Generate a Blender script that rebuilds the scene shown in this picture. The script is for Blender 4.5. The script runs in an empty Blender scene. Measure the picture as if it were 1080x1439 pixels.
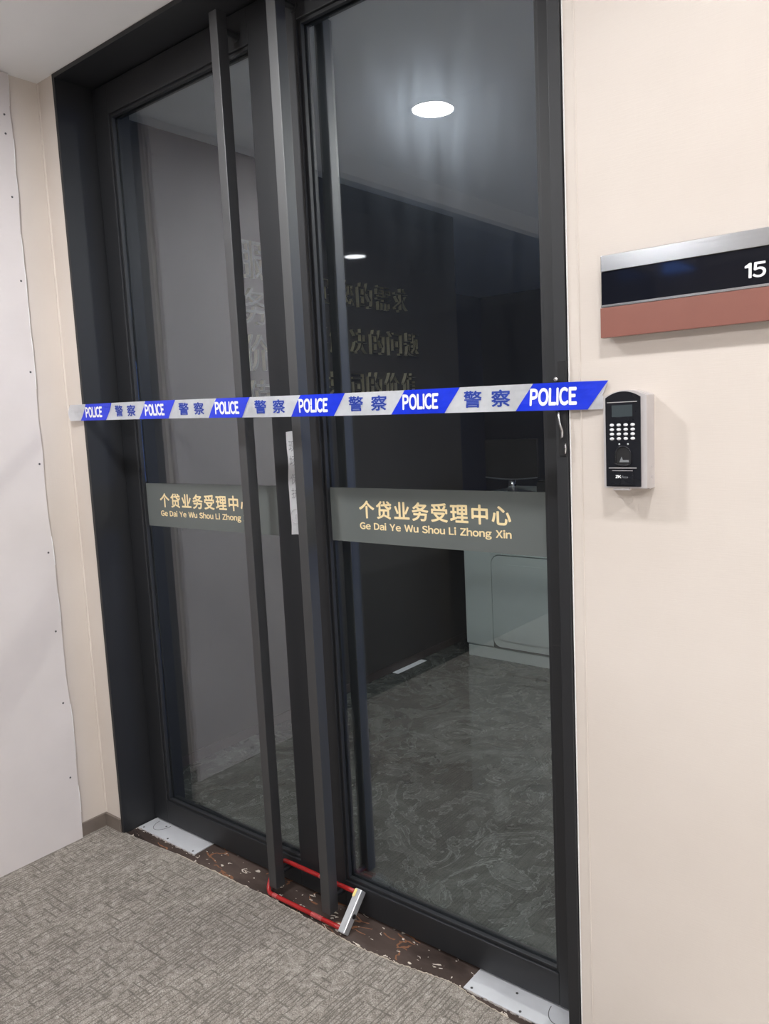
import bpy, bmesh, math, random
from mathutils import Vector, Matrix

random.seed(4)
SC = bpy.context.scene
COL = SC.collection

# ------------------------------------------------------------------ camera
cam_d = bpy.data.cameras.new('camera')
cam = bpy.data.objects.new('camera', cam_d)
COL.objects.link(cam)
cam_d.sensor_fit = 'HORIZONTAL'
cam_d.sensor_width = 36.0
cam_d.lens = 36.0 * 1100.54 / 1080.0
cam_d.clip_start = 0.02
R_ = Vector((0.7793, 0.6248, -0.0483)); U_ = Vector((-0.0368, 0.1226, 0.9918)); F_ = Vector((-0.6256, 0.7711, -0.1185))
cam.matrix_world = Matrix(((R_.x, U_.x, -F_.x, 0.0), (R_.y, U_.y, -F_.y, 0.0), (R_.z, U_.z, -F_.z, 1.5), (0, 0, 0, 1)))
SC.camera = cam

# ------------------------------------------------------------------ world, exposure
SC.view_settings.view_transform = 'Standard'
SC.view_settings.look = 'None'
SC.view_settings.gamma = 1.0
SC.view_settings.use_curve_mapping = False
SC.view_settings.exposure = -0.13
world = bpy.data.worlds.new('world'); SC.world = world
world.use_nodes = True
bg = world.node_tree.nodes['Background']
bg.inputs[0].default_value = (0.07, 0.17, 0.55, 1)
bg.inputs[1].default_value = 4.6
LAMP = 560.0                     # emission of the downlight diffusers
LAMP_ROOM = 620.0  # unseen room light, added to brighten the reception desk
LAMP_OLD = 280.0                  # the second lamp of the row is duller
LAMP_POS = [(-1.82, 0.677), (-0.2, 0.677), (1.4, 0.677), (-1.52, -1.17), (0.2, -1.17), (1.4, -1.17), (1.4, -3.0)]  # last two are added out of view to brighten the ceiling by bounce

# ------------------------------------------------------------------ helpers
def link(name, me, mat=None, parent=None):
    o = bpy.data.objects.new(name, me)
    COL.objects.link(o)
    if mat is not None and me is not None:
        me.materials.clear(); me.materials.append(mat)
    if parent is not None:
        o.parent = parent
    return o

def props(o, label=None, cat=None, group=None, kind=None):
    if label: o['label'] = label
    if cat: o['category'] = cat
    if group: o['group'] = group
    if kind: o['kind'] = kind
    return o

def empty(name, label, cat, group=None, kind=None):
    o = bpy.data.objects.new(name, None)
    o.empty_display_size = 0.05
    COL.objects.link(o)
    return props(o, label, cat, group, kind)

def box(bm, x0, x1, y0, y1, z0, z1, mtx=None):
    m = Matrix.Translation(((x0+x1)/2, (y0+y1)/2, (z0+z1)/2)) @ Matrix.Diagonal((abs(x1-x0), abs(y1-y0), abs(z1-z0), 1))
    if mtx is not None: m = mtx @ m
    return bmesh.ops.create_cube(bm, size=1, matrix=m)['verts']

def finish(name, bm, mat, parent=None, bev=0.0, seg=2, smooth=False):
    if bev > 0:
        es = [e for e in bm.edges if len(e.link_faces) == 2 and e.calc_face_angle(0) > 0.6]
        bmesh.ops.bevel(bm, geom=es, offset=bev, segments=seg, profile=0.6, affect='EDGES', clamp_overlap=True)
    bmesh.ops.recalc_face_normals(bm, faces=bm.faces[:])
    me = bpy.data.meshes.new(name)
    bm.to_mesh(me); bm.free()
    if smooth:
        for p in me.polygons: p.use_smooth = True
    return link(name, me, mat, parent)

def bx(name, dims, mat, parent=None, bev=0.0, seg=2):
    bm = bmesh.new(); box(bm, *dims)
    return finish(name, bm, mat, parent, bev, seg)

def cyl(bm, a, b, r, r2=None, seg=20, caps=True):
    a = Vector(a); b = Vector(b); d = b - a
    m = Matrix.Translation((a+b)/2) @ d.to_track_quat('Z', 'Y').to_matrix().to_4x4()
    return bmesh.ops.create_cone(bm, cap_ends=caps, segments=seg, radius1=r, radius2=r if r2 is None else r2, depth=d.length, matrix=m)['verts']

def tube(bm, pts, r, seg=12):
    pts = [Vector(p) for p in pts]; rings = []
    ref = Vector((0.13, 0.31, 1.0)).normalized()
    for i, p in enumerate(pts):
        t = (pts[min(i+1, len(pts)-1)] - pts[max(i-1, 0)]).normalized()
        n = (ref - t*ref.dot(t)).normalized(); b = t.cross(n)
        rings.append([bm.verts.new(p + r*(math.cos(2*math.pi*k/seg)*n + math.sin(2*math.pi*k/seg)*b)) for k in range(seg)])
    for i in range(len(rings)-1):
        for k in range(seg):
            bm.faces.new((rings[i][k], rings[i][(k+1) % seg], rings[i+1][(k+1) % seg], rings[i+1][k]))
    bm.faces.new(rings[0]); bm.faces.new(rings[-1])

def lathe(bm, prof, c, seg=28):
    rings = []
    for r, z in prof:
        rings.append([bm.verts.new((c[0]+r*math.cos(2*math.pi*k/seg), c[1]+r*math.sin(2*math.pi*k/seg), c[2]+z)) for k in range(seg)])
    for i in range(len(rings)-1):
        for k in range(seg):
            bm.faces.new((rings[i][k], rings[i][(k+1) % seg], rings[i+1][(k+1) % seg], rings[i+1][k]))
    bm.faces.new(rings[0]); bm.faces.new(rings[-1])

def prism(bm, poly, frame, d0, d1):
    """poly in (u, v); frame(u, v, d) -> point; extruded between d0 and d1"""
    A = [bm.verts.new(frame(u, v, d0)) for u, v in poly]
    B = [bm.verts.new(frame(u, v, d1)) for u, v in poly]
    n = len(poly)
    bm.faces.new(A); bm.faces.new(B[::-1])
    for i in range(n):
        bm.faces.new((A[i], B[i], B[(i+1) % n], A[(i+1) % n]))

def glyphs(body, depth):
    c = bpy.data.curves.new('t', 'FONT'); c.body = body; c.resolution_u = 4
    c.extrude = 0.5 if depth > 0 else 0.0
    o = bpy.data.objects.new('t', c); COL.objects.link(o)
    bpy.context.view_layer.update()
    me = bpy.data.meshes.new_from_object(o.evaluated_get(bpy.context.evaluated_depsgraph_get()))
    bpy.data.objects.remove(o); bpy.data.curves.remove(c)
    vs = [tuple(v.co) for v in me.vertices]; fs = [tuple(p.vertices) for p in me.polygons]
    bpy.data.meshes.remove(me)
    return vs, fs

def text(name, body, mat, parent, frame, u0, v0, w, h, bold=0.0, depth=0.0, gap=None, space=0.25, rank=8):
    """lettering mesh fitted to the rectangle u0..u0+w, v0..v0+h; frame(u, v, d) -> world point.
    gap: set each letter with that gap (in em) using the grotesque full-width forms; bold: stroke growth in em"""
    if gap is None:
        vs, fs = glyphs(body, depth)
    else:
        vs, fs, x = [], [], 0.0
        for ch in body:
            if ch == ' ': x += space; continue
            if ch == 'I':        # plain upright without serifs
                a, b = [(0, 0, 0), (0.085, 0, 0), (0.085, 0.733, 0), (0, 0.733, 0)], [(0, 1, 2, 3)]
            elif ch == '1':      # upright with a flag, no foot
                a, b = [(0.17, 0, 0), (0.255, 0, 0), (0.255, 0.733, 0), (0.19, 0.733, 0), (0.17, 0.61, 0), (0.0, 0.60, 0), (0.0, 0.53, 0), (0.17, 0.53, 0)], [(0, 1, 2, 3, 4, 7), (4, 5, 6, 7), (3, 5, 4)]
            else:
                a, b = glyphs(chr(ord(ch)+0xFEE0), depth)
            lo = min(p[0] for p in a); hi = max(p[0] for p in a); n = len(vs)
            vs += [(p[0]-lo+x, p[1], p[2]) for p in a]; fs += [tuple(k+n for k in f) for f in b]
            x += hi-lo+gap
    if bold > 0:
        V, Fc = [], []
        for k in range(rank):
            dx, dy = bold*math.cos(2*math.pi*k/rank), bold*math.sin(2*math.pi*k/rank); n = len(V)
            V += [(p[0]+dx, p[1]+dy, p[2], k) for p in vs]; Fc += [tuple(j+n for j in f) for f in fs]
        vs, fs = V, Fc
    xs = [p[0] for p in vs]; ys = [p[1] for p in vs]
    x0, x1, y0, y1 = min(xs), max(xs), min(ys), max(ys)
    me = bpy.data.meshes.new(name)
    me.from_pydata([frame(u0 + w*(p[0]-x0)/(x1-x0), v0 + h*(p[1]-y0)/(y1-y0), (depth*(p[2]+0.5) if depth > 0 else 0.0) + (p[3]*2.5e-5 if len(p) > 3 else 0.0)) for p in vs], [], fs)
    me.update()
    return link(name, me, mat, parent)

def fr_front(y):            # faces the camera side (-y): u along X, v along Z
    return lambda u, v, d: Vector((u, y - d, v))
def fr_left(x):             # faces +X: u along Y, v along Z
    return lambda u, v, d: Vector((x + d, u, v))

# ------------------------------------------------------------------ materials
def srgb(r, g, b):
    f = lambda c: (c/255/12.92) if c/255 <= 0.04045 else ((c/255+0.055)/1.055)**2.4
    return (f(r), f(g), f(b), 1)

class N:
    def __init__(s, name):
        s.m = bpy.data.materials.new(name); s.m.use_nodes = True
        s.t = s.m.node_tree; s.n = s.t.nodes; s.bsdf = s.n['Principled BSDF']; s.out = s.n['Material Output']
    def new(s, kind, **kw):
        nd = s.n.new(kind)
        for k, v in kw.items():
            if k.startswith('i_'):
                key = k[2:]
                nd.inputs[int(key) if key.isdigit() else key.replace('_', ' ')].default_value = v
            else: setattr(nd, k, v)
        return nd
    def l(s, a, b): s.t.links.new(a, b)
    def math(s, op, a, b=None, c=None):
        nd = s.n.new('ShaderNodeMath'); nd.operation = op
        for i, x in enumerate((a, b, c)):
            if x is None: continue
            if isinstance(x, (int, float)): nd.inputs[i].default_value = x
            else: s.l(x, nd.inputs[i])
        return nd.outputs[0]
    def ramp(s, fac, stops):
        nd = s.n.new('ShaderNodeValToRGB'); e = nd.color_ramp.elements
        while len(e) < len(stops): e.new(0.5)
        for i, (p, c) in enumerate(stops): e[i].position = p; e[i].color = c
        s.l(fac, nd.inputs[0]); return nd.outputs[0]
    def mix(s, fac, a, b):
        nd = s.n.new('ShaderNodeMix'); nd.data_type = 'RGBA'
        for i, x in ((0, fac), (6, a), (7, b)):
            if isinstance(x, (int, float)): nd.inputs[i].default_value = x
            elif isinstance(x, tuple): nd.inputs[i].default_value = x
            else: s.l(x, nd.inputs[i])
        return nd.outputs[2]
    def coord(s, scale=(1, 1, 1)):
        tc = s.n.new('ShaderNodeTexCoord'); mp = s.n.new('ShaderNodeMapping')
        mp.inputs['Scale'].default_value = scale
        s.l(tc.outputs['Object'], mp.inputs[0]); return mp.outputs[0]
    def noise(s, vec, scale, detail=3, rough=0.5, dist=0.0):
        nd = s.n.new('ShaderNodeTexNoise'); nd.inputs['Scale'].default_value = scale
        nd.inputs['Detail'].default_value = detail; nd.inputs['Roughness'].default_value = rough
        nd.inputs['Distortion'].default_value = dist
        s.l(vec, nd.inputs['Vector']); return nd.outputs['Fac']
    def bump(s, h, strength=0.2, dist=0.01):
        nd = s.n.new('ShaderNodeBump'); nd.inputs['Strength'].default_value = strength; nd.inputs['Distance'].default_value = dist
        s.l(h, nd.inputs['Height']); s.l(nd.outputs[0], s.bsdf.inputs['Normal'])
    def set(s, **kw):
        for k, v in kw.items(): s.bsdf.inputs[k.replace('_', ' ')].default_value = v
        return s

def plain(name, col, rough=0.5, metal=0.0, spec=0.5, var=0.06, nscale=18.0, bump=0.0, ior=1.5):
    q = N(name); q.set(Roughness=rough, Metallic=metal, IOR=ior); q.bsdf.inputs['Specular IOR Level'].default_value = spec
    f = q.noise(q.coord(), nscale, 4)
    a = tuple(c*(1-var) for c in col[:3]) + (1,); b = tuple(min(1, c*(1+var)) for c in col[:3]) + (1,)
    q.l(q.ramp(f, [(0.3, a), (0.7, b)]), q.bsdf.inputs['Base Color'])
    if bump: q.bump(q.noise(q.coord(), nscale*12, 2), bump, 0.002)
    return q.m

def m_wallpaper():
    q = N('beige_wallpaper'); q.set(Roughness=0.75)
    big = q.noise(q.coord(), 2.2, 4); weave = q.noise(q.coord((9, 9, 160)), 3.0, 3); weave2 = q.noise(q.coord((220, 220, 14)), 3.0, 2)
    c = q.ramp(big, [(0.3, (0.62, 0.556, 0.502, 1)), (0.7, (0.68, 0.618, 0.565, 1))])
    c = q.mix(q.math('MULTIPLY', weave, 0.12), c, (0.56, 0.49, 0.43, 1))
    q.l(c, q.bsdf.inputs['Base Color'])
    blister = q.noise(q.coord(), 14.0, 2)
    h = q.math('ADD', q.math('ADD', weave, weave2), q.math('MULTIPLY', q.math('GREATER_THAN', blister, 0.72), 0.6))
    q.bump(h, 0.12, 0.002)
    return q.m

def m_board():
    q = N('plasterboard_paper'); q.set(Roughness=0.85)
    big = q.noise(q.coord(), 3.0, 5); st = q.noise(q.coord((4, 4, 60)), 2.0, 3)
    c = q.ramp(big, [(0.3, (0.60, 0.555, 0.545, 1)), (0.7, (0.67, 0.62, 0.61, 1))])
    c = q.mix(q.math('MULTIPLY', st, 0.10), c, (0.70, 0.68, 0.68, 1))
    q.l(c, q.bsdf.inputs['Base Color']); q.bump(st, 0.05, 0.001)
    return q.m

def m_carpet():
    q = N('grey_loop_carpet'); q.set(Roughness=0.95); q.bsdf.inputs['Specular IOR Level'].default_value = 0.1
    tc = q.n.new('ShaderNodeTexCoord'); sp = q.n.new('ShaderNodeSeparateXYZ')
    wob = q.n.new('ShaderNodeTexNoise'); wob.inputs['Scale'].default_value = 30; wob.inputs['Detail'].default_value = 2
    q.l(tc.outputs['Object'], wob.inputs['Vector'])
    vm = q.n.new('ShaderNodeVectorMath'); vm.operation = 'MULTIPLY_ADD'
    q.l(wob.outputs['Color'], vm.inputs[0]); vm.inputs[1].default_value = (0.008, 0.008, 0); q.l(tc.outputs['Object'], vm.inputs[2])
    q.l(vm.outputs[0], sp.inputs[0])
    X, Y = sp.outputs[0], sp.outputs[1]
    def lines(a, b, pitch, duty, seglen, thr, seed):
        ca = q.math('DIVIDE', a, pitch); ia = q.math('FLOOR', ca)
        fa = q.math('FRACT', ca)
        w1 = q.n.new('ShaderNodeTexWhiteNoise'); w1.noise_dimensions = '1D'; q.l(q.math('ADD', ia, seed), w1.inputs['W'])
        cb = q.math('ADD', q.math('DIVIDE', b, seglen), q.math('MULTIPLY', w1.outputs[0], 7.0))
        cmb = q.n.new('ShaderNodeCombineXYZ'); q.l(ia, cmb.inputs[0]); q.l(q.math('FLOOR', cb), cmb.inputs[1]); cmb.inputs[2].default_value = seed
        w2 = q.n.new('ShaderNodeTexWhiteNoise'); w2.noise_dimensions = '3D'; q.l(cmb.outputs[0], w2.inputs['Vector'])
        on = q.math('GREATER_THAN', w2.outputs[0], thr)
        return q.math('MULTIPLY', q.math('LESS_THAN', fa, duty), on)
    la = lines(X, Y, 0.0125, 0.30, 0.07, 0.38, 3.0)
    lb = lines(Y, X, 0.026, 0.20, 0.040, 0.74, 11.0)
    reg = q.noise(tc.outputs['Object'], 9.0, 3)
    lc = q.math('MULTIPLY', lines(X, Y, 0.009, 0.4, 0.05, 0.45, 23.0), q.math('GREATER_THAN', reg, 0.56))
    ln = q.math('MAXIMUM', q.math('MAXIMUM', la, lb), lc)
    fine = q.noise(tc.outputs['Object'], 260, 3, 0.75)
    mid = q.noise(tc.outputs['Object'], 60, 4, 0.6)
    c = q.ramp(q.math('ADD', q.math('MULTIPLY', fine, 0.65), q.math('MULTIPLY', mid, 0.35)), [(0.34, (0.08, 0.070, 0.061, 1)), (0.5, (0.28, 0.250, 0.220, 1)), (0.66, (0.58, 0.535, 0.485, 1))])
    c = q.mix(q.math('MULTIPLY', ln, 0.60), c, (0.085, 0.075, 0.067, 1))
    c = q.mix(q.math('MULTIPLY', reg, 0.35), c, (0.20, 0.18, 0.155, 1))
    q.l(c, q.bsdf.inputs['Base Color'])
    q.bump(q.math('SUBTRACT', fine, q.math('MULTIPLY', ln, 0.8)), 0.6, 0.004)
    return q.m

def m_marble_dark():
    q = N('brown_marble'); q.set(Roughness=0.16)
    tc = q.n.new('ShaderNodeTexCoord')
    wob = q.n.new('ShaderNodeTexNoise'); wob.inputs['Scale'].default_value = 9; wob.inputs['Detail'].default_value = 4
    mp = q.n.new('ShaderNodeMapping'); mp.inputs['Scale'].default_value = (0.55, 1.3, 1); mp.inputs['Rotation'].default_value = (0, 0, 0.5)
    q.l(tc.outputs['Object'], mp.inputs[0]); q.l(mp.outputs[0], wob.inputs['Vector'])
    vm = q.n.new('ShaderNodeVectorMath'); vm.operation = 'MULTIPLY_ADD'; vm.inputs[1].default_value = (0.14, 0.14, 0)
    q.l(wob.outputs['Color'], vm.inputs[0]); q.l(mp.outputs[0], vm.inputs[2])
    def veins(scale, width):
        v = q.n.new('ShaderNodeTexVoronoi'); v.feature = 'DISTANCE_TO_EDGE'; v.inputs['Scale'].default_value = scale
        q.l(vm.outputs[0], v.inputs['Vector']); return q.math('LESS_THAN', v.outputs['Distance'], width)
    big = q.noise(vm.outputs[0], 6, 5)
    c = q.ramp(big, [(0.3, (0.032, 0.023, 0.020, 1)), (0.6, (0.088, 0.065, 0.056, 1)), (0.8, (0.15, 0.11, 0.094, 1))])
    msk = q.noise(tc.outputs['Object'], 7.0, 2)
    c = q.mix(q.math('MULTIPLY', veins(15, 0.028), q.math('GREATER_THAN', msk, 0.56)), c, (0.22, 0.105, 0.06, 1))
    c = q.mix(q.math('MULTIPLY', veins(34, 0.05), q.math('GREATER_THAN', q.noise(tc.outputs['Object'], 34.0, 2), 0.60)), c, (0.60, 0.53, 0.46, 1))
    q.l(c, q.bsdf.inputs['Base Color']); return q.m

def m_marble_grey():
    q = N('grey_green_marble'); q.set(Roughness=0.06)
    tc = q.n.new('ShaderNodeTexCoord')
    n1 = q.noise(tc.outputs['Object'], 2.2, 7, 0.62, 1.6)
    n2 = q.noise(tc.outputs['Object'], 5.0, 8, 0.62, 2.6)
    c = q.ramp(n1, [(0.30, (0.024, 0.027, 0.024, 1)), (0.52, (0.052, 0.057, 0.051, 1)), (0.72, (0.12, 0.128, 0.116, 1))])
    v = q.math('LESS_THAN', q.math('ABSOLUTE', q.math('SUBTRACT', n2, 0.53)), 0.010)
    cl = q.ramp(n2, [(0.5, (0, 0, 0, 1)), (0.75, (1, 1, 1, 1))])
    c = q.mix(q.math('MULTIPLY', cl, 0.5), c, (0.21, 0.222, 0.203, 1))
    c = q.mix(q.math('MULTIPLY', v, q.math('MULTIPLY', q.noise(tc.outputs['Object'], 3.0, 2), 0.7)), c, (0.36, 0.38, 0.35, 1))
    q.l(c, q.bsdf.inputs['Base Color']); return q.m

def m_glass():
    """clear door glass: what is not mirrored at the Schlick rate passes straight through; a smear film gives a weak soft lobe"""
    q = N('door_glass'); q.n.remove(q.bsdf)
    geo = q.n.new('ShaderNodeNewGeometry')
    dot = q.n.new('ShaderNodeVectorMath'); dot.operation = 'DOT_PRODUCT'
    q.l(geo.outputs['Incoming'], dot.inputs[0]); q.l(geo.outputs['Normal'], dot.inputs[1])
    c = q.math('ABSOLUTE', dot.outputs['Value'])
    f = q.math('ADD', q.math('MULTIPLY', q.math('POWER', q.math('SUBTRACT', 1.0, c), 5.0), 0.90), 0.10)
    tr = q.new('ShaderNodeBsdfTransparent', i_0=(0.93, 0.955, 0.95, 1))
    gl = q.new('ShaderNodeBsdfGlossy', i_0=(0.93, 0.96, 1.0, 1)); gl.inputs['Roughness'].default_value = 0.0
    sm = q.new('ShaderNodeBsdfGlossy', i_0=(0.78, 0.88, 1.0, 1)); sm.inputs['Roughness'].default_value = 0.31
    smear = q.noise(q.coord((7, 7, 1.2)), 4.0, 4)
    m0 = q.n.new('ShaderNodeMixShader'); q.l(q.math('MULTIPLY', smear, 0.20), m0.inputs[0]); q.l(gl.outputs[0], m0.inputs[1]); q.l(sm.outputs[0], m0.inputs[2])
    m1 = q.n.new('ShaderNodeMixShader'); q.l(f, m1.inputs[0]); q.l(tr.outputs[0], m1.inputs[1]); q.l(m0.outputs[0], m1.inputs[2])
    q.l(m1.outputs[0], q.out.inputs['Surface']); return q.m

def m_film():
    q = N('frosted_grey_vinyl')
    q.set(Roughness=0.45); q.bsdf.inputs['Base Color'].default_value = (0.145, 0.160, 0.154, 1)
    q.bsdf.inputs['Alpha'].default_value = 0.78
    q.bump(q.noise(q.coord(), 300, 2), 0.03, 0.001)
    return q.m

def m_steel(name, col, rough=0.28, stretch=(1, 1, 260)):
    q = N(name); q.set(Metallic=1.0, Roughness=rough)
    f = q.noise(q.coord(stretch), 3.0, 3)
    q.l(q.ramp(f, [(0.3, tuple(c*0.95 for c in col[:3])+(1,)), (0.7, col)]), q.bsdf.inputs['Base Color'])
    q.l(q.math('ADD', q.math('MULTIPLY', f, 0.12), rough-0.06), q.bsdf.inputs['Roughness'])
    return q.m

def m_emit(name, col, s):
    q = N(name); q.n.remove(q.bsdf)
    e = q.new('ShaderNodeEmission', i_0=col, i_1=s); q.l(e.outputs[0], q.out.inputs['Surface']); return q.m

M = dict(
    wall=m_wallpaper(), board=m_board(), carpet=m_carpet(), brown=m_marble_dark(), grey=m_marble_grey(),
    pale=plain('pale_stone', (0.72, 0.70, 0.67, 1), 0.3, var=0.04, nscale=5),  # pale so the added floor throws light upward
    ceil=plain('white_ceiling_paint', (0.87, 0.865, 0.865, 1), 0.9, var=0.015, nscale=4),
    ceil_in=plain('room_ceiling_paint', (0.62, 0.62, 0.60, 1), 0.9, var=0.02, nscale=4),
    black=plain('black_powder_coat', (0.0060, 0.0070, 0.0095, 1), 0.56, var=0.08, nscale=9, bump=0.03, ior=1.62),
    bar=plain('satin_black_bar', (0.0060, 0.0070, 0.0095, 1), 0.56, var=0.08, nscale=9, bump=0.03, ior=2.1),
    rubber=plain('black_gasket', (0.008, 0.008, 0.009, 1), 0.6),
    glass=m_glass(), film=m_film(),
    gold=plain('gold_vinyl', (0.86, 0.70, 0.40, 1), 0.45, var=0.05),
    skirt=plain('brown_grey_skirting', (0.17, 0.14, 0.12, 1), 0.35, var=0.1),
    steel=m_steel('brushed_steel', (0.70, 0.71, 0.73, 1), 0.22),
    plate=plain('floor_spring_plate', (0.66, 0.67, 0.70, 1), 0.45, 0.35, var=0.04),
    chrome=plain('chrome', (0.7, 0.7, 0.72, 1), 0.15, 1.0),
    signblack=plain('glossy_black_panel', (0.008, 0.009, 0.014, 1), 0.05, var=0.05),
    signbrown=plain('red_brown_panel', (0.245, 0.100, 0.078, 1), 0.32, var=0.03),
    white=plain('white_print', (0.85, 0.85, 0.85, 1), 0.5, var=0.02),
    tape=plain('white_plastic_tape', (0.80, 0.81, 0.84, 1), 0.35, var=0.04, nscale=60),
    blue=plain('blue_tape_print', (0.010, 0.035, 0.62, 1), 0.3, var=0.06, nscale=60),
    navyink=plain('blue_ink', (0.015, 0.045, 0.33, 1), 0.45, var=0.05),
    lockbar=plain('satin_silver', (0.62, 0.64, 0.66, 1), 0.32, 0.55, var=0.05),
    paper=plain('white_paper', (0.90, 0.90, 0.92, 1), 0.8, var=0.03, nscale=30),
    ink=plain('faint_grey_ink', (0.42, 0.42, 0.44, 1), 0.8), stamp=plain('pale_stamp_ink', (0.66, 0.63, 0.65, 1), 0.8),
    red=plain('red_coated_steel', (0.33, 0.016, 0.016, 1), 0.25, var=0.1), yellow=plain('yellow_sticker', (0.80, 0.66, 0.25, 1), 0.5),
    termblack=plain('terminal_black', (0.012, 0.013, 0.017, 1), 0.22), silver=plain('silver_plastic', (0.56, 0.53, 0.53, 1), 0.36, 0.25, var=0.03),
    screen=plain('unlit_screen', (0.050, 0.062, 0.068, 1), 0.08), key=plain('grey_white_keys', (0.72, 0.72, 0.74, 1), 0.35),
    sensor=plain('sensor_glass', (0.22, 0.23, 0.24, 1), 0.12),
    deskw=plain('white_lacquer', (0.60, 0.66, 0.64, 1), 0.12, var=0.02), groove=plain('desk_groove', (0.10, 0.115, 0.11, 1), 0.5),
    inwall=plain('dark_room_panel', (0.040, 0.0345, 0.027, 1), 0.55, var=0.06, nscale=3), charm=plain('brushed_letter_metal', (0.62, 0.57, 0.42, 1), 0.35, 0.4),
    charpale=plain('pale_letter_face', (0.13, 0.135, 0.12, 1), 0.35, 0.2), chardark=plain('bronze_letter_face', (0.048, 0.043, 0.032, 1), 0.4, 0.2),  # letter fronts coloured as shade and reflection leave them, sides as if lit
    darkroom=plain('dark_back_wall', (0.030, 0.036, 0.055, 1), 0.7), darkglass=plain('black_glass_wall', (0.010, 0.011, 0.014, 1), 0.03, var=0.03),
    pc=plain('black_plastic', (0.012, 0.012, 0.014, 1), 0.35), printer=plain('office_white_plastic', (0.62, 0.64, 0.70, 1), 0.4),
    caulk=plain('white_filler', (0.86, 0.85, 0.84, 1), 0.7), screwm=plain('dark_screw', (0.10, 0.10, 0.10, 1), 0.4, 0.6), shade=plain('white_lamp_rim', (0.85, 0.85, 0.85, 1), 0.4),
    lampold=m_emit('dull_lamp_diffuser', (0.98, 0.985, 1.0, 1), LAMP_OLD),
    lampdim=m_emit('dim_lamp_diffuser', (1.0, 0.97, 0.93, 1), LAMP_ROOM),
    lamp=m_emit('lamp_diffuser', (0.98, 0.985, 1.0, 1), LAMP),
)

# ------------------------------------------------------------------ structure
YW = 1.515          # face of the wall around the door
ZC = 2.70           # corridor ceiling
# corridor floor: carpet with an uneven cut edge at the threshold
bm = bmesh.new()
edge = [(-2.70, 1.513), (-2.55, 1.514), (-2.42, 1.522), (-2.30, 1.531), (-2.18, 1.534), (-2.05, 1.539), (-1.928, 1.540), (-1.80, 1.545), (-1.70, 1.541), (-1.60, 1.536),
        (-1.50, 1.529), (-1.42, 1.527), (-1.34, 1.532), (-1.276, 1.538), (-1.20, 1.550), (-1.14, 1.561), (-1.106, 1.563), (-1.05, 1.552), (-0.963, 1.544), (-0.85, 1.540), (-0.75, 1.520), (-0.70, 1.513), (3.0, 1.513)]
pts = []
for i, (x, y) in enumerate(edge):
    pts.append((x, y))
    if i < len(edge)-1 and -2.56 < x < -0.75:
        x2, y2 = edge[i+1]
        for k in (1, 2, 3):
            pts.append((x+(x2-x)*k/4, y+(y2-y)*k/4 + random.uniform(-0.0018, 0.0018)))
poly = pts[:-1] + [(-0.45, 1.513), (-0.45, -4.5), (-4.6, -4.5), (-4.6, 0.48), (-2.70, 0.48)]
prism(bm, poly, lambda u, v, d: Vector((u, v, d)), -0.05, 0.004)
bmesh.ops.triangulate(bm, faces=[f for f in bm.faces if len(f.verts) > 4])
props(finish('floor', bm, M['carpet']), 'grey brown loop carpet with dark dashed lines in front of the door', 'carpet', kind='structure')
props(bx('floor.002', (-0.45, 3.0, -4.5, 1.516, -0.05, 0.003), M['pale']), 'pale polished stone floor of the corridor to the right of the carpet', 'floor', kind='structure')  # out of view, added to bounce lamp light onto the ceiling
# frayed cut edge of the carpet
bm = bmesh.new()
for i in range(len(pts)-1):
    if -2.30 < pts[i][0] < -0.95 and random.random() < 0.93:
        x, y = pts[i]; x2, y2 = pts[i+1]
        w = random.uniform(0.0015, 0.0042)
        tube(bm, [(x, y+0.001, 0.003), ((x+x2)/2, (y+y2)/2+random.uniform(0, 0.003), 0.0045), (x2, y2+0.001, 0.003)], w*0.5, 6)
fr = finish('carpet_edge', bm, plain('frayed_backing', (0.42, 0.36, 0.29, 1), 0.9), bpy.data.objects['floor'])
fr['kind'] = 'stuff'; fr['label'] = 'pale frayed cut edge of the carpet'

props(bx('trim_1', (-2.80, -0.60, 1.50, 1.80, -0.05, 0.0), M['brown']), 'dark brown veined marble threshold strip under the glass door', 'threshold', kind='structure')
props(bx('floor.001', (-4.6, 3.0, 1.80, 7.5, -0.05, 0.0), M['grey']), 'polished dark grey green marble floor of the room behind the glass', 'floor', kind='structure')

# corridor ceiling: plain slab, a shadow recess beside the dark glass wall
bm = bmesh.new()
box(bm, -2.30, 3.0, -4.5, 0.672, ZC, ZC+0.12); box(bm, -2.30, 3.0, 0.677, 1.60, ZC, ZC+0.12)
box(bm, -2.80, -2.30, 0.50, 0.672, ZC, ZC+0.12); box(bm, -2.80, -2.30, 0.677, 1.60, ZC, ZC+0.12)
box(bm, -2.80, -2.61, -4.5, 0.50, ZC, ZC+0.12); box(bm, -2.61, -2.30, -4.5, 0.50, ZC+0.10, ZC+0.12)
box(bm, -2.80, 3.0, 0.672, 0.677, ZC+0.006, ZC+0.12)
props(finish('ceiling', bm, M['ceil']), 'white plastered corridor ceiling meeting the top of the black portal', 'ceiling', kind='structure')
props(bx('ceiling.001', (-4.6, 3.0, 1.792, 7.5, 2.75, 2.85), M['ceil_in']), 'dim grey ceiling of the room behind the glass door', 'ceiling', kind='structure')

# left return wall + short strip beside the portal
bm = bmesh.new(); box(bm, -2.80, -2.672, 0.50, 1.512, 0.0, ZC)
wl = props(finish('wall_left', bm, M['wall']), 'beige papered return wall left of the portal, partly under grey plasterboard', 'wall', kind='structure')
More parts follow.
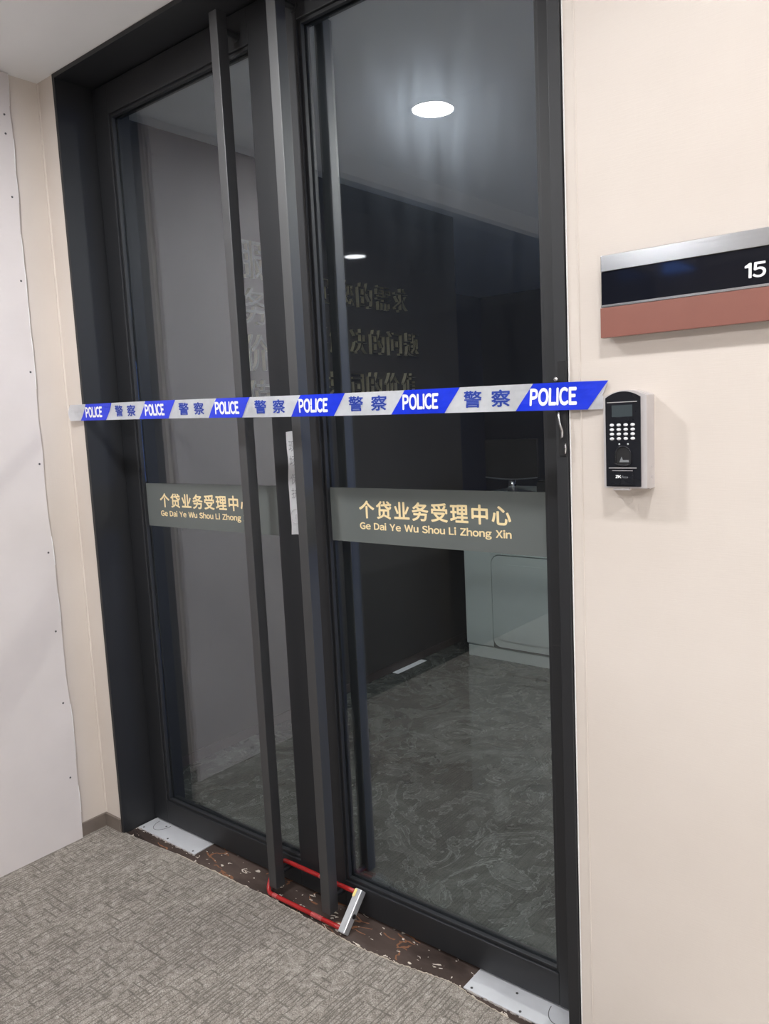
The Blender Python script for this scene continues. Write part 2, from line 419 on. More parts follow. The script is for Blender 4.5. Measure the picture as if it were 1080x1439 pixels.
# plasterboard sheets with a slightly ragged edge
def board(y_edge, z0, z1, y_far):
    bm = bmesh.new(); n = 26
    left = [(y_edge + random.uniform(-0.0035, 0.0035) + 0.012*math.sin((z0+(z1-z0)*k/n)*2.1+1.2)*0.5, z0+(z1-z0)*k/n) for k in range(n+1)]
    prism(bm, left + [(y_far, z1), (y_far, z0)], lambda u, v, d: Vector((-2.672+d, u, v)), 0.0, 0.015)
    o = finish('plasterboard', bm, M['board'], wl); o['label'] = 'grey white plasterboard sheet with ragged edge and screws'
    return left
le = board(1.397, 0.0, ZC-0.002, 0.50)
bm = bmesh.new()
for i in range(len(le)-1):
    if random.random() < 0.7 and le[i][1] > 1.6 or random.random() < 0.22:
        a, b = le[i], le[i+1]
        tube(bm, [(-2.659, a[0]+0.001, a[1]), (-2.6585, (a[0]+b[0])/2+0.002, (a[1]+b[1])/2), (-2.659, b[0]+0.001, b[1])], random.uniform(0.0008, 0.0020), 6)
o = finish('filler_seam', bm, M['caulk'], wl); o['label'] = 'white filler crumbs along the plasterboard edge'; o['kind'] = 'stuff'
for y, z in [(1.378, 2.5616), (1.376, 2.5004), (1.3765, 2.2976), (1.378, 2.0231), (1.379, 1.7172), (1.378, 1.40), (1.378, 1.0859), (1.376, 0.80), (1.3765, 0.533), (1.375, 0.25)]:
    bm = bmesh.new(); cyl(bm, (-2.6585, y, z), (-2.6562, y, z), 0.0042, 0.0034, 10)
    finish('screw', bm, M['screwm'], wl)
bm = bmesh.new(); box(bm, -2.80, -2.5695, 1.512, 1.63, 0.0, ZC); o = finish('wall_left.001', bm, M['wall'])
props(o, 'narrow beige papered wall strip between the corner and the black portal', 'wall', kind='structure')
bm = bmesh.new(); tube(bm, [(-2.669, 1.5115, 0.056), (-2.6692, 1.5112, 1.2), (-2.669, 1.5115, 2.695)], 0.004, 8)
o = finish('corner_bead', bm, M['wall'], wl)

# right wall with a corner bead next to the portal
wr = props(bx('wall_right', (-0.724, 3.0, YW, 1.78, 0.0, ZC), M['wall']), 'beige linen papered wall right of the door, carrying the sign and the terminal', 'wall', kind='structure')
bx('corner_bead', (-0.724, -0.7215, YW-0.0012, YW+0.002, 0.0, ZC), M['caulk'], wr)
bm = bmesh.new()
tube(bm, [(-0.6975, YW+0.0005, 0.0), (-0.6985, YW+0.0003, 1.3), (-0.699, YW+0.0005, ZC)], 0.0022, 8)
finish('paper_seam', bm, M['wall'], wr)
# skirtings
props(bx('baseboard_left', (-2.674, -2.664, 1.40, 1.512, 0.0, 0.054), M['skirt'], None, 0.0015), 'brown grey skirting at the foot of the left return wall', 'skirting', kind='structure')
props(bx('baseboard_front', (-2.664, -2.569, 1.503, 1.513, 0.0, 0.054), M['skirt'], None, 0.0015), 'short brown grey skirting beside the foot of the portal', 'skirting', kind='structure')
props(bx('baseboard_right', (-0.722, 3.0, 1.503, 1.516, 0.0, 0.054), M['skirt'], None, 0.0015), 'brown grey skirting along the right wall under the terminal', 'skirting', kind='structure')

# corridor behind the camera: dark glass wall, plain end wall
bm = bmesh.new()
box(bm, -2.80, -2.67, -4.5, 0.499, 0.0, ZC)
props(finish('wall_left.002', bm, M['darkglass']), 'black glass wall further down the corridor behind the camera', 'wall', kind='structure')
bm = bmesh.new()
box(bm, -2.80, 3.0, -4.62, -4.5, 0, ZC)
props(finish('wall_back', bm, M['wall']), 'beige corridor end wall behind the camera', 'wall', kind='structure')
bm = bmesh.new()  # room side wall, window opening added for blue light on right-facing faces
for d_ in ((1.6, 2.4, 0, 2.85), (6.2, 7.5, 0, 2.85), (2.4, 6.2, 0, 0.9), (2.4, 6.2, 2.3, 2.85)):
    box(bm, 3.0, 3.12, *d_)
props(bx('wall_right.002', (3.0, 3.12, -4.62, 1.6, 0, ZC+0.12), M['wall']), 'beige corridor wall far to the right of the view', 'wall', kind='structure')
props(finish('wall_right.001', bm, M['darkroom']), 'far dark side wall with a window into the dusk beyond the right edge of the view', 'wall', kind='structure')

# room behind the glass
wi = props(bx('wall_room_left', (-2.97, -2.85, 1.792, 4.35, 0.0, 2.75), M['inwall']), 'dark room wall behind the glass with raised metal characters', 'wall', kind='structure')
bx('skirting', (-2.85, -2.842, 1.80, 4.35, 0.0, 0.045), plain('dark_brown_skirting', (0.055, 0.040, 0.033, 1), 0.4), wi)
props(bx('wall_room_front', (-4.6, -2.585, 1.64, 1.792, 0, 2.75), M['inwall']), 'inner face of the front wall beside the portal', 'wall', kind='structure')
bm = bmesh.new()
box(bm, -4.6, 3.0, 7.5, 7.62, 0, 2.85); box(bm, -4.72, -4.6, 1.64, 7.62, 0, 2.85)
props(finish('wall_room_back', bm, M['darkroom']), 'dark far wall of the room behind the reception desk', 'wall', kind='structure')
bm = bmesh.new(); box(bm, -2.585, 3.0, 1.645, 1.792, 2.702, 2.85)
props(finish('wall_room_lintel', bm, M['inwall']), 'wall band above the glass door on the room side', 'wall', kind='structure')

# raised wall characters, light on the stroke sides put into their colour
def bronze(o, face):  # fronts get their own tone, leaving the sides bright as if catching light
    o.data.materials.append(face)
    o.data.update()
    for p in o.data.polygons:
        if p.normal.x > 0.7: p.material_index = 1
def chars(s, y0, pitch, z0, size, vertical=False):
    for i, ch in enumerate(s):
        u = y0 if vertical else y0 + i*pitch
        v = z0 - i*pitch if vertical else z0
        o = text('raised_character', ch, M['charm'], wi, fr_left(-2.849), u, v, size*0.95, size, 0.0, 0.022)
        bronze(o, M['charpale'] if vertical else M['chardark'])
chars('服务价值', 2.515, 0.215, 2.185, 0.17, True)
chars('满足您的需求', 2.87, 0.161, 2.11, 0.135)
chars('想要解决的问题', 2.80, 0.161, 1.86, 0.135)
chars('创造共同的价值', 2.76, 0.161, 1.625, 0.135)

# ------------------------------------------------------------------ black portal
pf = empty('trim_2', 'black metal portal frame lining the opening of the glass door', 'door frame', kind='structure')
XL, XR = -2.555, -0.752
bx('jamb', (XL-0.014, XL, 1.508, 1.79, 0.0, ZC-0.001), M['black'], pf, 0.0012)
bx('jamb', (XR, XR+0.026, 1.508, 1.79, 0.0, ZC-0.001), M['black'], pf, 0.0012)
bx('header', (XL+0.0005, XR-0.0005, 1.508, 1.79, ZC-0.016, ZC-0.001), M['black'], pf, 0.0012)

# ------------------------------------------------------------------ door leaves
Y0, Y1 = 1.645, 1.695
ZB, ZT = 0.010, 2.680
def leaf(name, x0, x1, wl_, wr_, hx0, hx1, txt_x, label):
    d = empty(name, label, 'door', kind='structure')
    rb, rt = 0.096, 2.580
    bx('stile', (x0, x0+wl_, Y0, Y1, ZB, ZT), M['black'], d, 0.0025)
    bx('stile', (x1-wr_, x1, Y0, Y1, ZB, ZT), M['black'], d, 0.0025)
    bx('bottom_rail', (x0+wl_, x1-wr_, Y0, Y1, ZB, rb), M['black'], d, 0.0025)
    bx('top_rail', (x0+wl_, x1-wr_, Y0, Y1, rt, ZT), M['black'], d, 0.0025)
    gx0, gx1 = x0+wl_, x1-wr_
    for ya, yb in ((1.652, 1.6655), (1.6745, 1.688)):
        for dims in ((gx0, gx0+0.010, ya, yb, rb, rt), (gx1-0.010, gx1, ya, yb, rb, rt), (gx0+0.010, gx1-0.010, ya, yb, rb, rb+0.010), (gx0+0.010, gx1-0.010, ya, yb, rt-0.010, rt)):
            bx('glazing_bead', dims, M['black'], d, 0.002)
    g = bx('glass_pane', (gx0+0.004, gx1-0.004, 1.666, 1.674, rb+0.004, rt-0.004), M['glass'], d)
    g['label'] = 'clear glass pane mirroring the corridor'
    # frosted strip with the lettering
    band = bx('frosted_band', (gx0+0.010, gx1-0.010, 1.6645, 1.6655, 1.154, 1.309), M['film'], d)
    band['label'] = 'grey frosted strip with gold lettering'
    text('gold_lettering', '个 贷 业 务 受 理 中 心'.replace(' ', '\u200a'), M['gold'], band, fr_front(1.6642), txt_x, 1.2235, 0.488, 0.051, 0.024)
    text('gold_lettering', 'Ge Dai Ye Wu Shou Li Zhong Xin', M['gold'], band, fr_front(1.6642), txt_x, 1.1865, 0.488, 0.027, 0.030, 0.0, 0.10, 0.36)
    # full-height pull handles on both faces
    for ya, yb, yd in ((1.560, 1.597, Y0), (1.743, 1.780, Y1)):
        zb, zt = (0.029, 2.655) if ya < Y0 else (0.075, 2.62)
        h = bx('pull_handle', (hx0, hx1, ya, yb, zb, zt), M['bar'], d, 0.002)
        h['label'] = 'full height square black pull bar'
        for z in (0.066 if ya < Y0 else 0.088, 2.615):
            bm = bmesh.new(); xc = (hx0+hx1)/2
            a, b = (yb-0.001, yd+0.001) if ya < Y0 else (yd-0.001, ya+0.001)
            cyl(bm, (xc, a, z), (xc, b, z), 0.009, seg=16)
            fl = yd-0.003 if ya < Y0 else yd+0.003
            cyl(bm, (xc, fl, z), (xc, yd, z), 0.016, seg=20)
            finish('standoff', bm, M['black'], h)
    return d
dl = leaf('door_1', -2.552, -1.661, 0.084, 0.092, -1.815, -1.782, -2.380, 'left leaf of the glass double door, its pane mirroring the pale plasterboard')
dr = leaf('door_2', -1.654, -0.755, 0.094, 0.090, -1.585, -1.550, -1.442, 'right leaf of the glass double door, mirroring the ceiling lamp')
bx('gasket', (-1.6625, -1.6535, 1.665, 1.680, 0.012, 2.678), M['rubber'], dl)

# ------------------------------------------------------------------ floor spring cover plates
def plate(x0, x1, label, cx_, flip):
    t = empty('floor_spring_plate', label, 'floor plate', 'steel floor plates under the door')
    bx('cover', (x0, x1, 1.567, 1.69, 0.0003, 0.0045), M['plate'], t, 0.0012)
    bm = bmesh.new()
    tube(bm, [(cx_+0.035*math.cos(a), 1.638+0.048*math.sin(a), 0.0046) for a in [math.pi+math.pi*k/18 for k in range(19)]], 0.0009, 6)
    finish('pivot_ring', bm, M['screwm'], t)
    for x, y in ((x0+0.02, 1.577), (x1-0.02, 1.577), ((x0+x1)/2, 1.577), (x0+0.09, 1.628) if not flip else (x1-0.20, 1.628)):
        bm = bmesh.new(); cyl(bm, (x, y, 0.004), (x, y, 0.0053), 0.0036, seg=12); finish('screw', bm, M['screwm'], t)
    # old mortar squeezed out around the plate
    bm = bmesh.new(); last = None
    for k in range(40):
        x = x0-0.004 + (x1-x0+0.008)*k/39
        y = 1.5655 + random.uniform(-0.002, 0.001)
        if last and random.random() < 0.75: tube(bm, [last, (x, y, 0.0015)], random.uniform(0.0012, 0.003), 5)
        last = (x, y, 0.0015)
    o = finish('mortar_edge', bm, plain('grey_mortar', (0.36, 0.33, 0.31, 1), 0.9), t); o['kind'] = 'stuff'
plate(-2.549, -2.212, 'silver floor spring plate at the foot of the left jamb', -2.48, False)
plate(-1.083, -0.757, 'silver floor spring plate at the foot of the right jamb', -0.83, True)

# ------------------------------------------------------------------ police tape
A = Vector((-2.571, 1.4985, 1.5435)); B = Vector((-0.644, 1.4985, 1.4960))   # lower edge, from jamb to wall
LEN = (B-A).length; TU = (B-A).normalized(); TV = Vector((0, 0, 1)); TV = (TV - TU*TV.dot(TU)).normalized(); TH = 0.0565
def tape_fr(off):
    def f(s, t, d=0.0):
        p = A + TU*s + TV*t
        w = 0.0016*math.sin(s*9.0+0.6) + 0.0010*math.sin(s*31.0 + t*60) + 0.0012*math.sin(t*50+s*3)
        z = 0.0012*math.sin(s*4.1)
        e = 0.0
        if s < 0.0: e = -0.35*s*s*20*0.25           # left tail bends back to the wall
        if s > LEN-0.16: e = ((s-(LEN-0.16))/0.16)**2*0.0125
        y = min(p.y + w + e, 1.5135 if s > 1.0 else 1.5105)
        return Vector((p.x, y - off - d, p.z + z))
    return f
tp = empty('police_tape', 'blue and white barrier tape stretched across both door leaves', 'tape')
bm = bmesh.new(); fr = tape_fr(0.0)
ns, nt = 140, 4; s0, s1 = -0.066, LEN+0.001
grid = []
for i in range(ns+1):
    row = []
    for j in range(nt+1):
        t = TH*j/nt; s = s0+(s1-s0)*i/ns
        if i == 0: s += 0.010*(2*j/nt-1)**2          # rounded cut end
        if i == ns: s += 0.004*math.sin(j*2.1)-0.006*(1-j/nt)
        row.append(bm.verts.new(fr(s, t)))
    grid.append(row)
for i in range(ns):
    for j in range(nt):
        bm.faces.new((grid[i][j], grid[i+1][j], grid[i+1][j+1], grid[i][j+1]))
bmesh.ops.solidify(bm, geom=bm.faces[:], thickness=0.0003)
o = finish('tape_strip', bm, M['tape'], tp, smooth=False); o['label'] = 'glossy white tape ribbon'
blues = [(-2.571, -2.411), (-2.216, -2.061), (-1.869, -1.722), (-1.521, -1.364), (-1.178, -1.023), (-0.838, -0.678)]   # lower corners
SL = 0.040
for a, b in blues:
    sa, sb = a-A.x, b-A.x
    bm = bmesh.new(); f2 = tape_fr(0.0009); g = []
    for i in range(13):
        g.append([bm.verts.new(f2(sa+(sb-sa)*i/12 + SL*j/4, TH*j/4)) for j in range(5)])
    for i in range(12):
        for j in range(4): bm.faces.new((g[i][j], g[i+1][j], g[i+1][j+1], g[i][j+1]))
    finish('blue_block', bm, M['blue'], tp)
    text('white_lettering', 'POLICE', M['white'], tp, tape_fr(0.0014), sa+0.0335, TH*0.17, 0.104, TH*0.66, 0.040, 0.0, 0.10)
for k in range(5):
    mid = (blues[k][1] + blues[k+1][0])/2 - A.x + SL/2
    for du, ch in ((-0.062, '警'), (0.011, '察')):
        text('blue_lettering', ch, M['navyink'], tp, tape_fr(0.0010), mid+du, TH*0.18, 0.048, TH*0.66, 0.018)

# ------------------------------------------------------------------ paper seal on the meeting stiles
ps = empty('paper_seal', 'narrow white paper seal pasted upright over the gap between the leaves', 'paper')
bm = bmesh.new(); g = []
for i in range(13):
    z = 1.165 + 0.309*i/12
    g.append([bm.verts.new((-1.6955 + 0.004*math.sin(i*0.9)*0.4 + 0.088*j/4 - 0.003*(12-i)/12, 1.6435 + 0.0009*math.sin(i*1.7+j), z + 0.002*math.sin(j*1.3))) for j in range(5)])
for i in range(12):
    for j in range(4): bm.faces.new((g[i][j], g[i][j+1], g[i+1][j+1], g[i+1][j]))
bmesh.ops.solidify(bm, geom=bm.faces[:], thickness=0.0003)
finish('paper_sheet', bm, M['paper'], ps)
for z, ch in ((1.416, '现'), (1.372, '场'), (1.318, '保'), (1.276, '护')):
    text('printed_character', ch, M['ink'], ps, fr_front(1.6418), -1.686, z, 0.030, 0.031, 0.0)
bm = bmesh.new()
tube(bm, [(-1.672+0.022*math.cos(2*math.pi*k/24), 1.6421, 1.222+0.022*math.sin(2*math.pi*k/24)) for k in range(25)], 0.0008, 5)
tube(bm, [(-1.672+0.007*math.cos(4*math.pi*k/5+math.pi/2), 1.6421, 1.222+0.007*math.sin(4*math.pi*k/5+math.pi/2)) for k in range(6)], 0.0008, 5)
finish('round_stamp', bm, M['stamp'], ps)

# ------------------------------------------------------------------ U-lock around the handles
lk = empty('bicycle_lock', 'red U lock hooked around the feet of both pull bars', 'lock')
front, back = Vector((0, 1.5515, 0.0135)), Vector((0, 1.6255, 0.0885))
mid = (front+back)/2; half = (back-front)/2
path = [Vector((-1.500, front.y, front.z))]
for k in range(1, 11): path.append(Vector((-1.500-0.30*k/10, front.y, front.z)))
for k in range(1, 20):
    a = math.pi*k/20
    path.append(Vector((-1.800 - 0.030*math.sin(a), 0, 0)) + mid - half*math.cos(a))
for k in range(0, 11): path.append(Vector((-1.800+0.30*k/10, back.y, back.z)))
bm = bmesh.new(); tube(bm, path, 0.0070, 14)
o = finish('shackle', bm, M['red'], lk, smooth=True); o['label'] = 'glossy red coated steel shackle'
ax = (back-front).normalized(); nn = Vector((1, 0, 0)); tt = ax.cross(nn)
rot = Matrix((nn.to_4d(), tt.to_4d(), ax.to_4d(), (0, 0, 0, 1))).transposed()
rot[3][0] = rot[3][1] = rot[3][2] = 0; rot[0][3], rot[1][3], rot[2][3] = -1.487, mid.y, mid.z; rot[3][3] = 1
L2 = (back-front).length/2
bm = bmesh.new(); box(bm, -0.013, 0.012, -0.0125, 0.0125, -L2-0.0105, L2+0.011, rot)
o = finish('crossbar', bm, M['lockbar'], lk, 0.003); o['label'] = 'brushed silver lock crossbar'
for z in (-L2-0.0095, L2+0.0085):
    pass
bm = bmesh.new(); box(bm, -0.0132, -0.004, -0.0129, -0.0124, L2-0.014, L2+0.008, rot); box(bm, -0.0132, -0.004, 0.0124, 0.0129, L2-0.014, L2+0.008, rot)
o = finish('sticker', bm, M['yellow'], o); o['label'] = 'small yellow sticker'
bm = bmesh.new(); cyl(bm, rot @ Vector((0.012, 0, -0.01)), rot @ Vector((0.0150, 0, -0.01)), 0.007, seg=16)
finish('keyhole_cap', bm, M['pc'], bpy.data.objects['crossbar'])
for leg, xs in ((front, (-1.575, -1.62)), (back, (-1.62, -1.65)), (front, (-1.77, -1.79))):
    bm = bmesh.new(); cyl(bm, (xs[0], leg.y, leg.z), (xs[1], leg.y, leg.z), 0.0072, seg=14, caps=False)
    o = finish('print_sleeve', bm, plain('pale_lock_print', (0.40, 0.07, 0.07, 1), 0.35, var=0.6, nscale=400), lk); o['label'] = 'pale worn print on the red shackle'

# ------------------------------------------------------------------ latch hardware on the right jamb
lt = empty('door_latch', 'dark latch strip with chrome screw and hook on the right jamb behind the tape', 'latch')
bx('latch_plate', (-0.7445, -0.7275, 1.5055, 1.5082, 1.535, 1.600), M['rubber'], lt, 0.0008)
bx('latch_plate', (-0.7445, -0.7275, 1.5055, 1.5082, 1.404, 1.500), M['rubber'], lt, 0.0008)
bm = bmesh.new(); bmesh.ops.create_uvsphere(bm, u_segments=14, v_segments=8, radius=0.0055, matrix=Matrix.Translation((-0.7475, 1.5055, 1.5632)))
finish('screw_head', bm, M['chrome'], lt, smooth=True)
bm = bmesh.new(); tube(bm, [(-0.742, 1.5035, 1.497), (-0.7415, 1.501, 1.485), (-0.738, 1.4995, 1.470), (-0.7335, 1.4995, 1.456), (-0.7345, 1.501, 1.446), (-0.738, 1.5035, 1.441)], 0.0026, 8)
finish('hook', bm, M['chrome'], lt, smooth=True)
bm = bmesh.new(); tube(bm, [(-0.7295, 1.5055, 1.43), (-0.7285, 1.5035, 1.42), (-0.730, 1.5040, 1.409)], 0.0018, 6)
finish('spring_wire', bm, M['chrome'], lt, smooth=True)

# ------------------------------------------------------------------ room sign
sg = empty('room_sign', 'wall sign of steel, black and red brown bands reading 15', 'sign')
sx0, sx1, sb, st_ = -0.640, -0.20, 1.635, 1.791
h = st_-sb
bx('back_plate', (sx0+0.004, sx1-0.004, 1.501, YW, sb+0.004, st_-0.004), M['pc'], sg)
bx('steel_band', (sx0, sx1, 1.488, 1.503, st_-0.196*h, st_), M['steel'], sg, 0.001)
bx('black_band', (sx0, sx1, 1.4905, 1.503, st_-0.597*h, st_-0.196*h-0.0004), M['signblack'], sg)
bx('steel_line', (sx0, sx1, 1.488, 1.503, st_-0.63*h, st_-0.597*h-0.0004), M['steel'], sg, 0.0006)
bx('brown_band', (sx0-0.001, sx1, 1.486, 1.503, sb, st_-0.635*h), M['signbrown'], sg, 0.0008)
text('number', '15', M['white'], sg, fr_front(1.4902), -0.379, 1.7098, 0.0345, 0.0262, 0.022, 0.0, 0.08)

# ------------------------------------------------------------------ fingerprint terminal
tm = empty('fingerprint_terminal', 'silver and black fingerprint time clock with keypad on the beige wall', 'terminal')
def arch(x0, x1, z0, zs, rise, n=14):
    return [(x0, z0), (x1, z0)] + [(x1+(x0-x1)*k/n, zs + rise*(1-(2*k/n-1)**2)) for k in range(n+1)]
bm = bmesh.new(); prism(bm, arch(-0.6365, -0.5475, 1.341, 1.521, 0.011), fr_front(YW), 0.0, 0.028)
finish('back_housing', bm, M['silver'], tm, 0.003)
bm = bmesh.new(); prism(bm, arch(-0.6330, -0.5475, 1.343, 1.520, 0.011), fr_front(YW), 0.0275, 0.0405)
finish('silver_bezel', bm, M['silver'], tm, 0.0045, 3)
fx0, fx1 = -0.6275, -0.5585
bm = bmesh.new(); prism(bm, arch(fx0, fx1, 1.346, 1.5180, 0.0115), fr_front(YW), 0.040, 0.0435)
fp = finish('front_panel', bm, M['termblack'], tm, 0.0012)
W_ = fx1-fx0; yf = YW-0.0435
bx('brow_line', (fx0+0.004, fx1-0.006, yf-0.0012, yf+0.001, 1.5085, 1.5098), M['silver'], tm)
bx('screen', (fx0+0.19*W_, fx0+0.78*W_, yf-0.0006, yf+0.001, 1.4715, 1.5035), M['screen'], tm)
bx('screen_bar', (fx0+0.19*W_, fx0+0.78*W_, yf-0.0009, yf+0.001, 1.4715, 1.481), M['termblack'], tm)
key_me = None
for r in range(4):
    for c in range(4):
        x = fx0 + (0.186+0.2*c)*W_; z = 1.4655-0.0088*r
        if key_me is None:
            bm = bmesh.new()
            bmesh.ops.create_uvsphere(bm, u_segments=14, v_segments=8, radius=1, matrix=Matrix.Diagonal((0.0045, 0.0016, 0.0029, 1)))
            o = finish('key', bm, M['key'], tm, smooth=True); key_me = o.data
        else:
            o = link('key', key_me, None, tm)
        o.location = (x, yf-0.0004, z)
# finger niche: arched rim, dark pocket, grey sensor ledge
nx0, nx1 = fx0+0.285*W_, fx0+0.72*W_
bm = bmesh.new()
rim = [(nx0, 1.392), (nx0, 1.410)] + [(nx0+(nx1-nx0)*(1-math.cos(math.pi*k/12))/2, 1.410+0.014*math.sin(math.pi*k/12)) for k in range(1, 12)] + [(nx1, 1.410), (nx1, 1.392)]
rim += [(nx1+(nx0-nx1)*(1-math.cos(math.pi*k/8))/2, 1.392-0.005*math.sin(math.pi*k/8)) for k in range(1, 8)]
tube(bm, [(u, yf-0.0012, v) for u, v in rim] + [(rim[0][0], yf-0.0012, rim[0][1])], 0.0016, 8)
finish('niche_rim', bm, M['termblack'], tm, smooth=True)
bm = bmesh.new(); prism(bm, rim, fr_front(yf), -0.001, 0.0008)
finish('niche_pocket', bm, M['rubber'], tm)
bm = bmesh.new(); prism(bm, [(nx0+0.008, 1.3935), (nx1-0.003, 1.3935), (nx1-0.0035, 1.398), (nx0+0.0145, 1.398), (nx0+0.0125, 1.404)], fr_front(yf), 0.0008, 0.0022)
finish('sensor_window', bm, M['sensor'], tm)
for x in (nx0+0.008, nx1-0.005):
    bm = bmesh.new(); bmesh.ops.create_uvsphere(bm, u_segments=10, v_segments=6, radius=0.0017, matrix=Matrix.Translation((x, yf-0.001, 1.4285)))
    finish('indicator_light', bm, M['key'], tm, smooth=True)
bx('lower_ledge', (fx0+0.006, fx1-0.008, yf-0.0014, yf+0.001, 1.3815, 1.3830), M['silver'], tm)
bx('lower_panel', (fx0+0.012, fx1-0.014, yf-0.0018, yf+0.001, 1.349, 1.3775), M['termblack'], tm, 0.0008)
bx('lower_ledge', (fx0+0.013, fx1-0.015, yf-0.0021, yf-0.001, 1.3765, 1.3774), M['silver'], tm)
text('logo', 'ZK', M['white'], tm, fr_front(yf-0.0021), fx0+0.0195, 1.3625, 0.0115, 0.0058, 0.05, 0.0, 0.04)
text('logo', 'Teco', plain('grey_print', (0.30, 0.31, 0.33, 1), 0.5), tm, fr_front(yf-0.0021), fx0+0.0318, 1.3625, 0.0125, 0.0044, 0.0, 0.0, 0.08)
for z in (1.384, 1.363):
    bm = bmesh.new(); cyl(bm, (-0.5478, YW-0.014, z), (-0.5466, YW-0.014, z), 0.0028, seg=12); finish('side_screw', bm, M['silver'], tm)
bx('bottom_lip', (fx0+0.012, fx0+0.045, YW-0.040, YW-0.034, 1.3385, 1.343), M['silver'], tm)

# ------------------------------------------------------------------ reception desk and what stands on it
dk = empty('reception_desk', 'white lacquered reception desk with round cornered front panels behind the glass', 'desk')
YD = 4.02; dx1 = -0.55
bx('plinth', (-2.635, dx1, YD+0.004, 4.70, 0.0, 0.070), M['deskw'], dk, 0.002)
bx('carcass', (-2.645, dx1, YD+0.012, 4.70, 0.072, 0.975), M['deskw'], dk, 0.003)
bx('side_panel', (-2.645, -2.4525, YD, YD+0.0125, 0.080, 0.972), M['deskw'], dk, 0.003)
bx('worktop', (-2.650, dx1+0.02, YD-0.006, 4.72, 0.976, 1.000), M['deskw'], dk, 0.004)
def rrect(x0, x1, z0, z1, r, n=6):
    out = []
    for cx_, cz, a0 in ((x1-r, z0+r, -90), (x1-r, z1-r, 0), (x0+r, z1-r, 90), (x0+r, z0+r, 180)):
        for k in range(n+1):
            a = math.radians(a0+90*k/n); out.append((cx_+r*math.cos(a), cz+r*math.sin(a)))
    return out
x = -2.445
while x < dx1-0.2:
    x2 = min(x+0.86, dx1-0.03)
    bm = bmesh.new(); prism(bm, [(x-0.0075, 0.076), (x2+0.0075, 0.076), (x2+0.0075, 0.6555), (x-0.0075, 0.6555)], fr_front(YD), -0.0125, -0.006)
    finish('shadow_gap', bm, M['groove'], dk)
    bm = bmesh.new(); prism(bm, rrect(x-0.002, x2+0.002, 0.086, 0.650, 0.052), fr_front(YD), -0.0065, 0.006)
    o = finish('front_panel', bm, M['deskw'], dk, 0.003); o['label'] = 'raised white panel with rounded corners'
    for sx, x_ in ((1, x-0.0075), (-1, x2+0.0075)):
        r = 0.055; bm = bmesh.new()
        prism(bm, [(x_, 0.6555), (x_, 0.6555-r)] + [(x_+sx*r*(1-math.cos(math.pi/2*k/8)), 0.6555-r+r*math.sin(math.pi/2*k/8)) for k in range(1, 8)] + [(x_+sx*r, 0.6555)], fr_front(YD), -0.006, 0.0)
        finish('corner_filler', bm, M['deskw'], dk)
    bm = bmesh.new(); prism(bm, rrect(x+0.035, x2-0.035, 0.13, 0.600, 0.035), fr_front(YD), 0.005, 0.010)
    finish('inner_panel', bm, M['deskw'], dk, 0.002)
    bx('upper_panel', (x-0.0072, x2+0.030-0.0078, YD, YD+0.0125, 0.6555, 0.972), M['deskw'], dk, 0.002)
    x = x2 + 0.03
# screen seen from behind
mn = empty('computer_monitor', 'black computer monitor seen from behind on a chrome neck', 'monitor')
bm = bmesh.new(); n = 10
prism(bm, [(-2.60+0.36*k/n, 1.102 - 0.012*math.sin(math.pi*k/n)) for k in range(n+1)] + [(-2.24, 1.335), (-2.60, 1.335)], fr_front(4.26), 0.0, 0.025)
finish('screen_back', bm, M['pc'], mn, 0.004)
bm = bmesh.new(); tube(bm, [(-2.60+0.36*k/n, 4.232, 1.102 - 0.012*math.sin(math.pi*k/n)) for k in range(n+1)], 0.004, 8)
finish('lower_bezel', bm, plain('grey_bezel', (0.10, 0.11, 0.13, 1), 0.3), mn, smooth=True)
bm = bmesh.new(); cyl(bm, (-2.425, 4.262, 1.002), (-2.425, 4.262, 1.11), 0.034, 0.020, 20)
finish('neck', bm, M['chrome'], mn, smooth=True)
bm = bmesh.new(); lathe(bm, [(0.002, 0.0), (0.125, 0.0), (0.125, 0.004), (0.06, 0.010), (0.002, 0.012)], (-2.425, 4.28, 1.0))
finish('stand_base', bm, plain('dark_grey_base', (0.10, 0.105, 0.12, 1), 0.3), mn)
cb = empty('telephone_box', 'dark desk box between the monitor and the white printer', 'box')
bx('box_body', (-2.22, -2.06, 4.18, 4.40, 1.0005, 1.075), M['pc'], cb, 0.006)
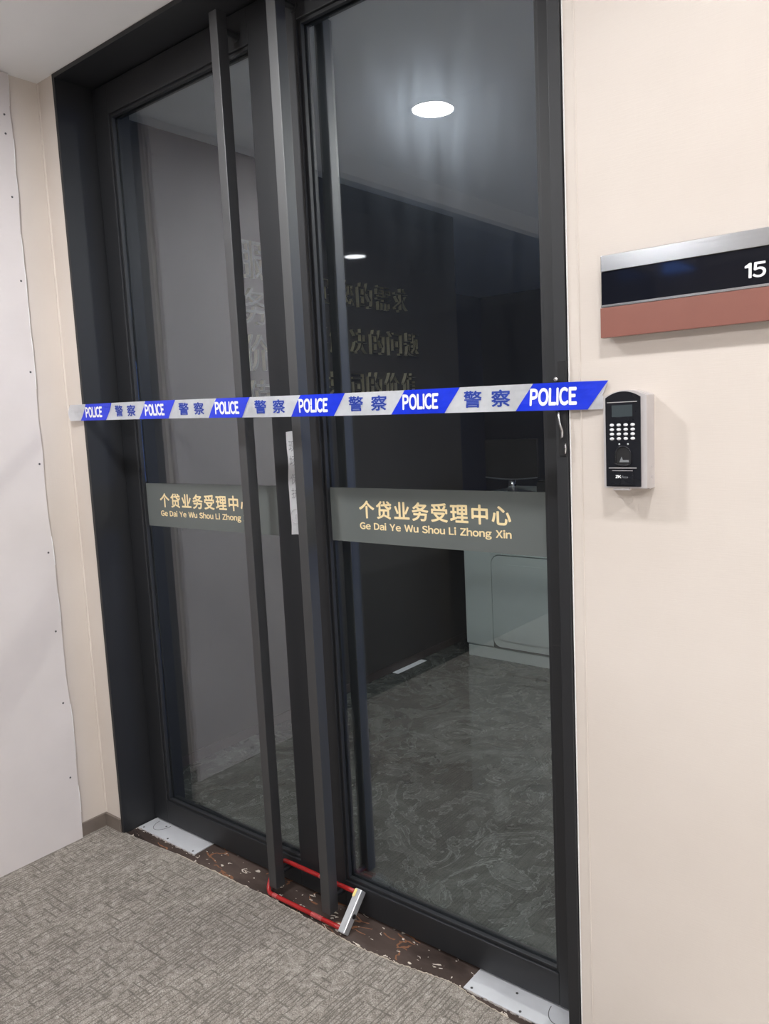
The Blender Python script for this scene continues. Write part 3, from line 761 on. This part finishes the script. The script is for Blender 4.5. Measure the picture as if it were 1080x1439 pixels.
bx('box_lid', (-2.215, -2.065, 4.19, 4.39, 1.0745, 1.088), M['pc'], cb, 0.003)
pr = empty('office_printer', 'pale white office printer at the right end of the visible desk', 'printer')
bx('printer_body', (-2.225+0.19, -1.62, 4.12, 4.50, 1.0005, 1.085), M['printer'], pr, 0.006)
bx('printer_lid', (-2.228+0.19, -1.617, 4.117, 4.50, 1.088, 1.150), M['printer'], pr, 0.006)
bx('paper_slot', (-1.98, -1.70, 4.116, 4.14, 1.045, 1.053), M['pc'], pr)
bx('seam', (-2.033, -1.622, 4.122, 4.49, 1.0845, 1.0885), M['groove'], pr)
# white strip standing in for a strip of light at the dark wall's foot
st = bx('paper_strip', (-2.838, -2.795, 3.50, 3.79, 0.0002, 0.0012), M['paper'])
props(st, 'white paper strip lying on the marble along the dark wall', 'paper')

# ------------------------------------------------------------------ ceiling downlights
lab = ['round ceiling downlight nearest the door, mirrored in the right leaf', 'round ceiling downlight above the fingerprint terminal', 'round ceiling downlight above the right end of the wall',
       'round ceiling downlight beside the black glass wall', 'round ceiling downlight behind the camera', 'round ceiling downlight over the pale stone floor', 'round ceiling downlight near the corridor end wall']
for i, ((x, y), lb) in enumerate(zip(LAMP_POS + [(-0.9, 2.9)], lab + ['dim round ceiling light in the room behind the glass'])):
    ZC = 2.70 if i < len(LAMP_POS) else 2.75
    t = empty('ceiling_downlight', lb, 'downlight', 'round ceiling downlights')
    bm = bmesh.new(); lathe(bm, [(0.0765, -0.016), (0.0775, -0.0185), (0.090, -0.012), (0.091, -0.0005), (0.0765, -0.0005)], (x, y, ZC))
    for f in [f for f in bm.faces if len(f.verts) > 4]: bm.faces.remove(f)
    finish('rim', bm, M['shade'], t, smooth=True)
    bm = bmesh.new(); lathe(bm, [(0.002, -0.0155), (0.0755, -0.0150), (0.0755, -0.001), (0.002, -0.001)], (x, y, ZC))
    o = finish('diffuser', bm, M['lampdim'] if i >= len(LAMP_POS) else M['lampold'] if i == 1 else M['lamp'], t); o['label'] = 'glowing white diffuser'
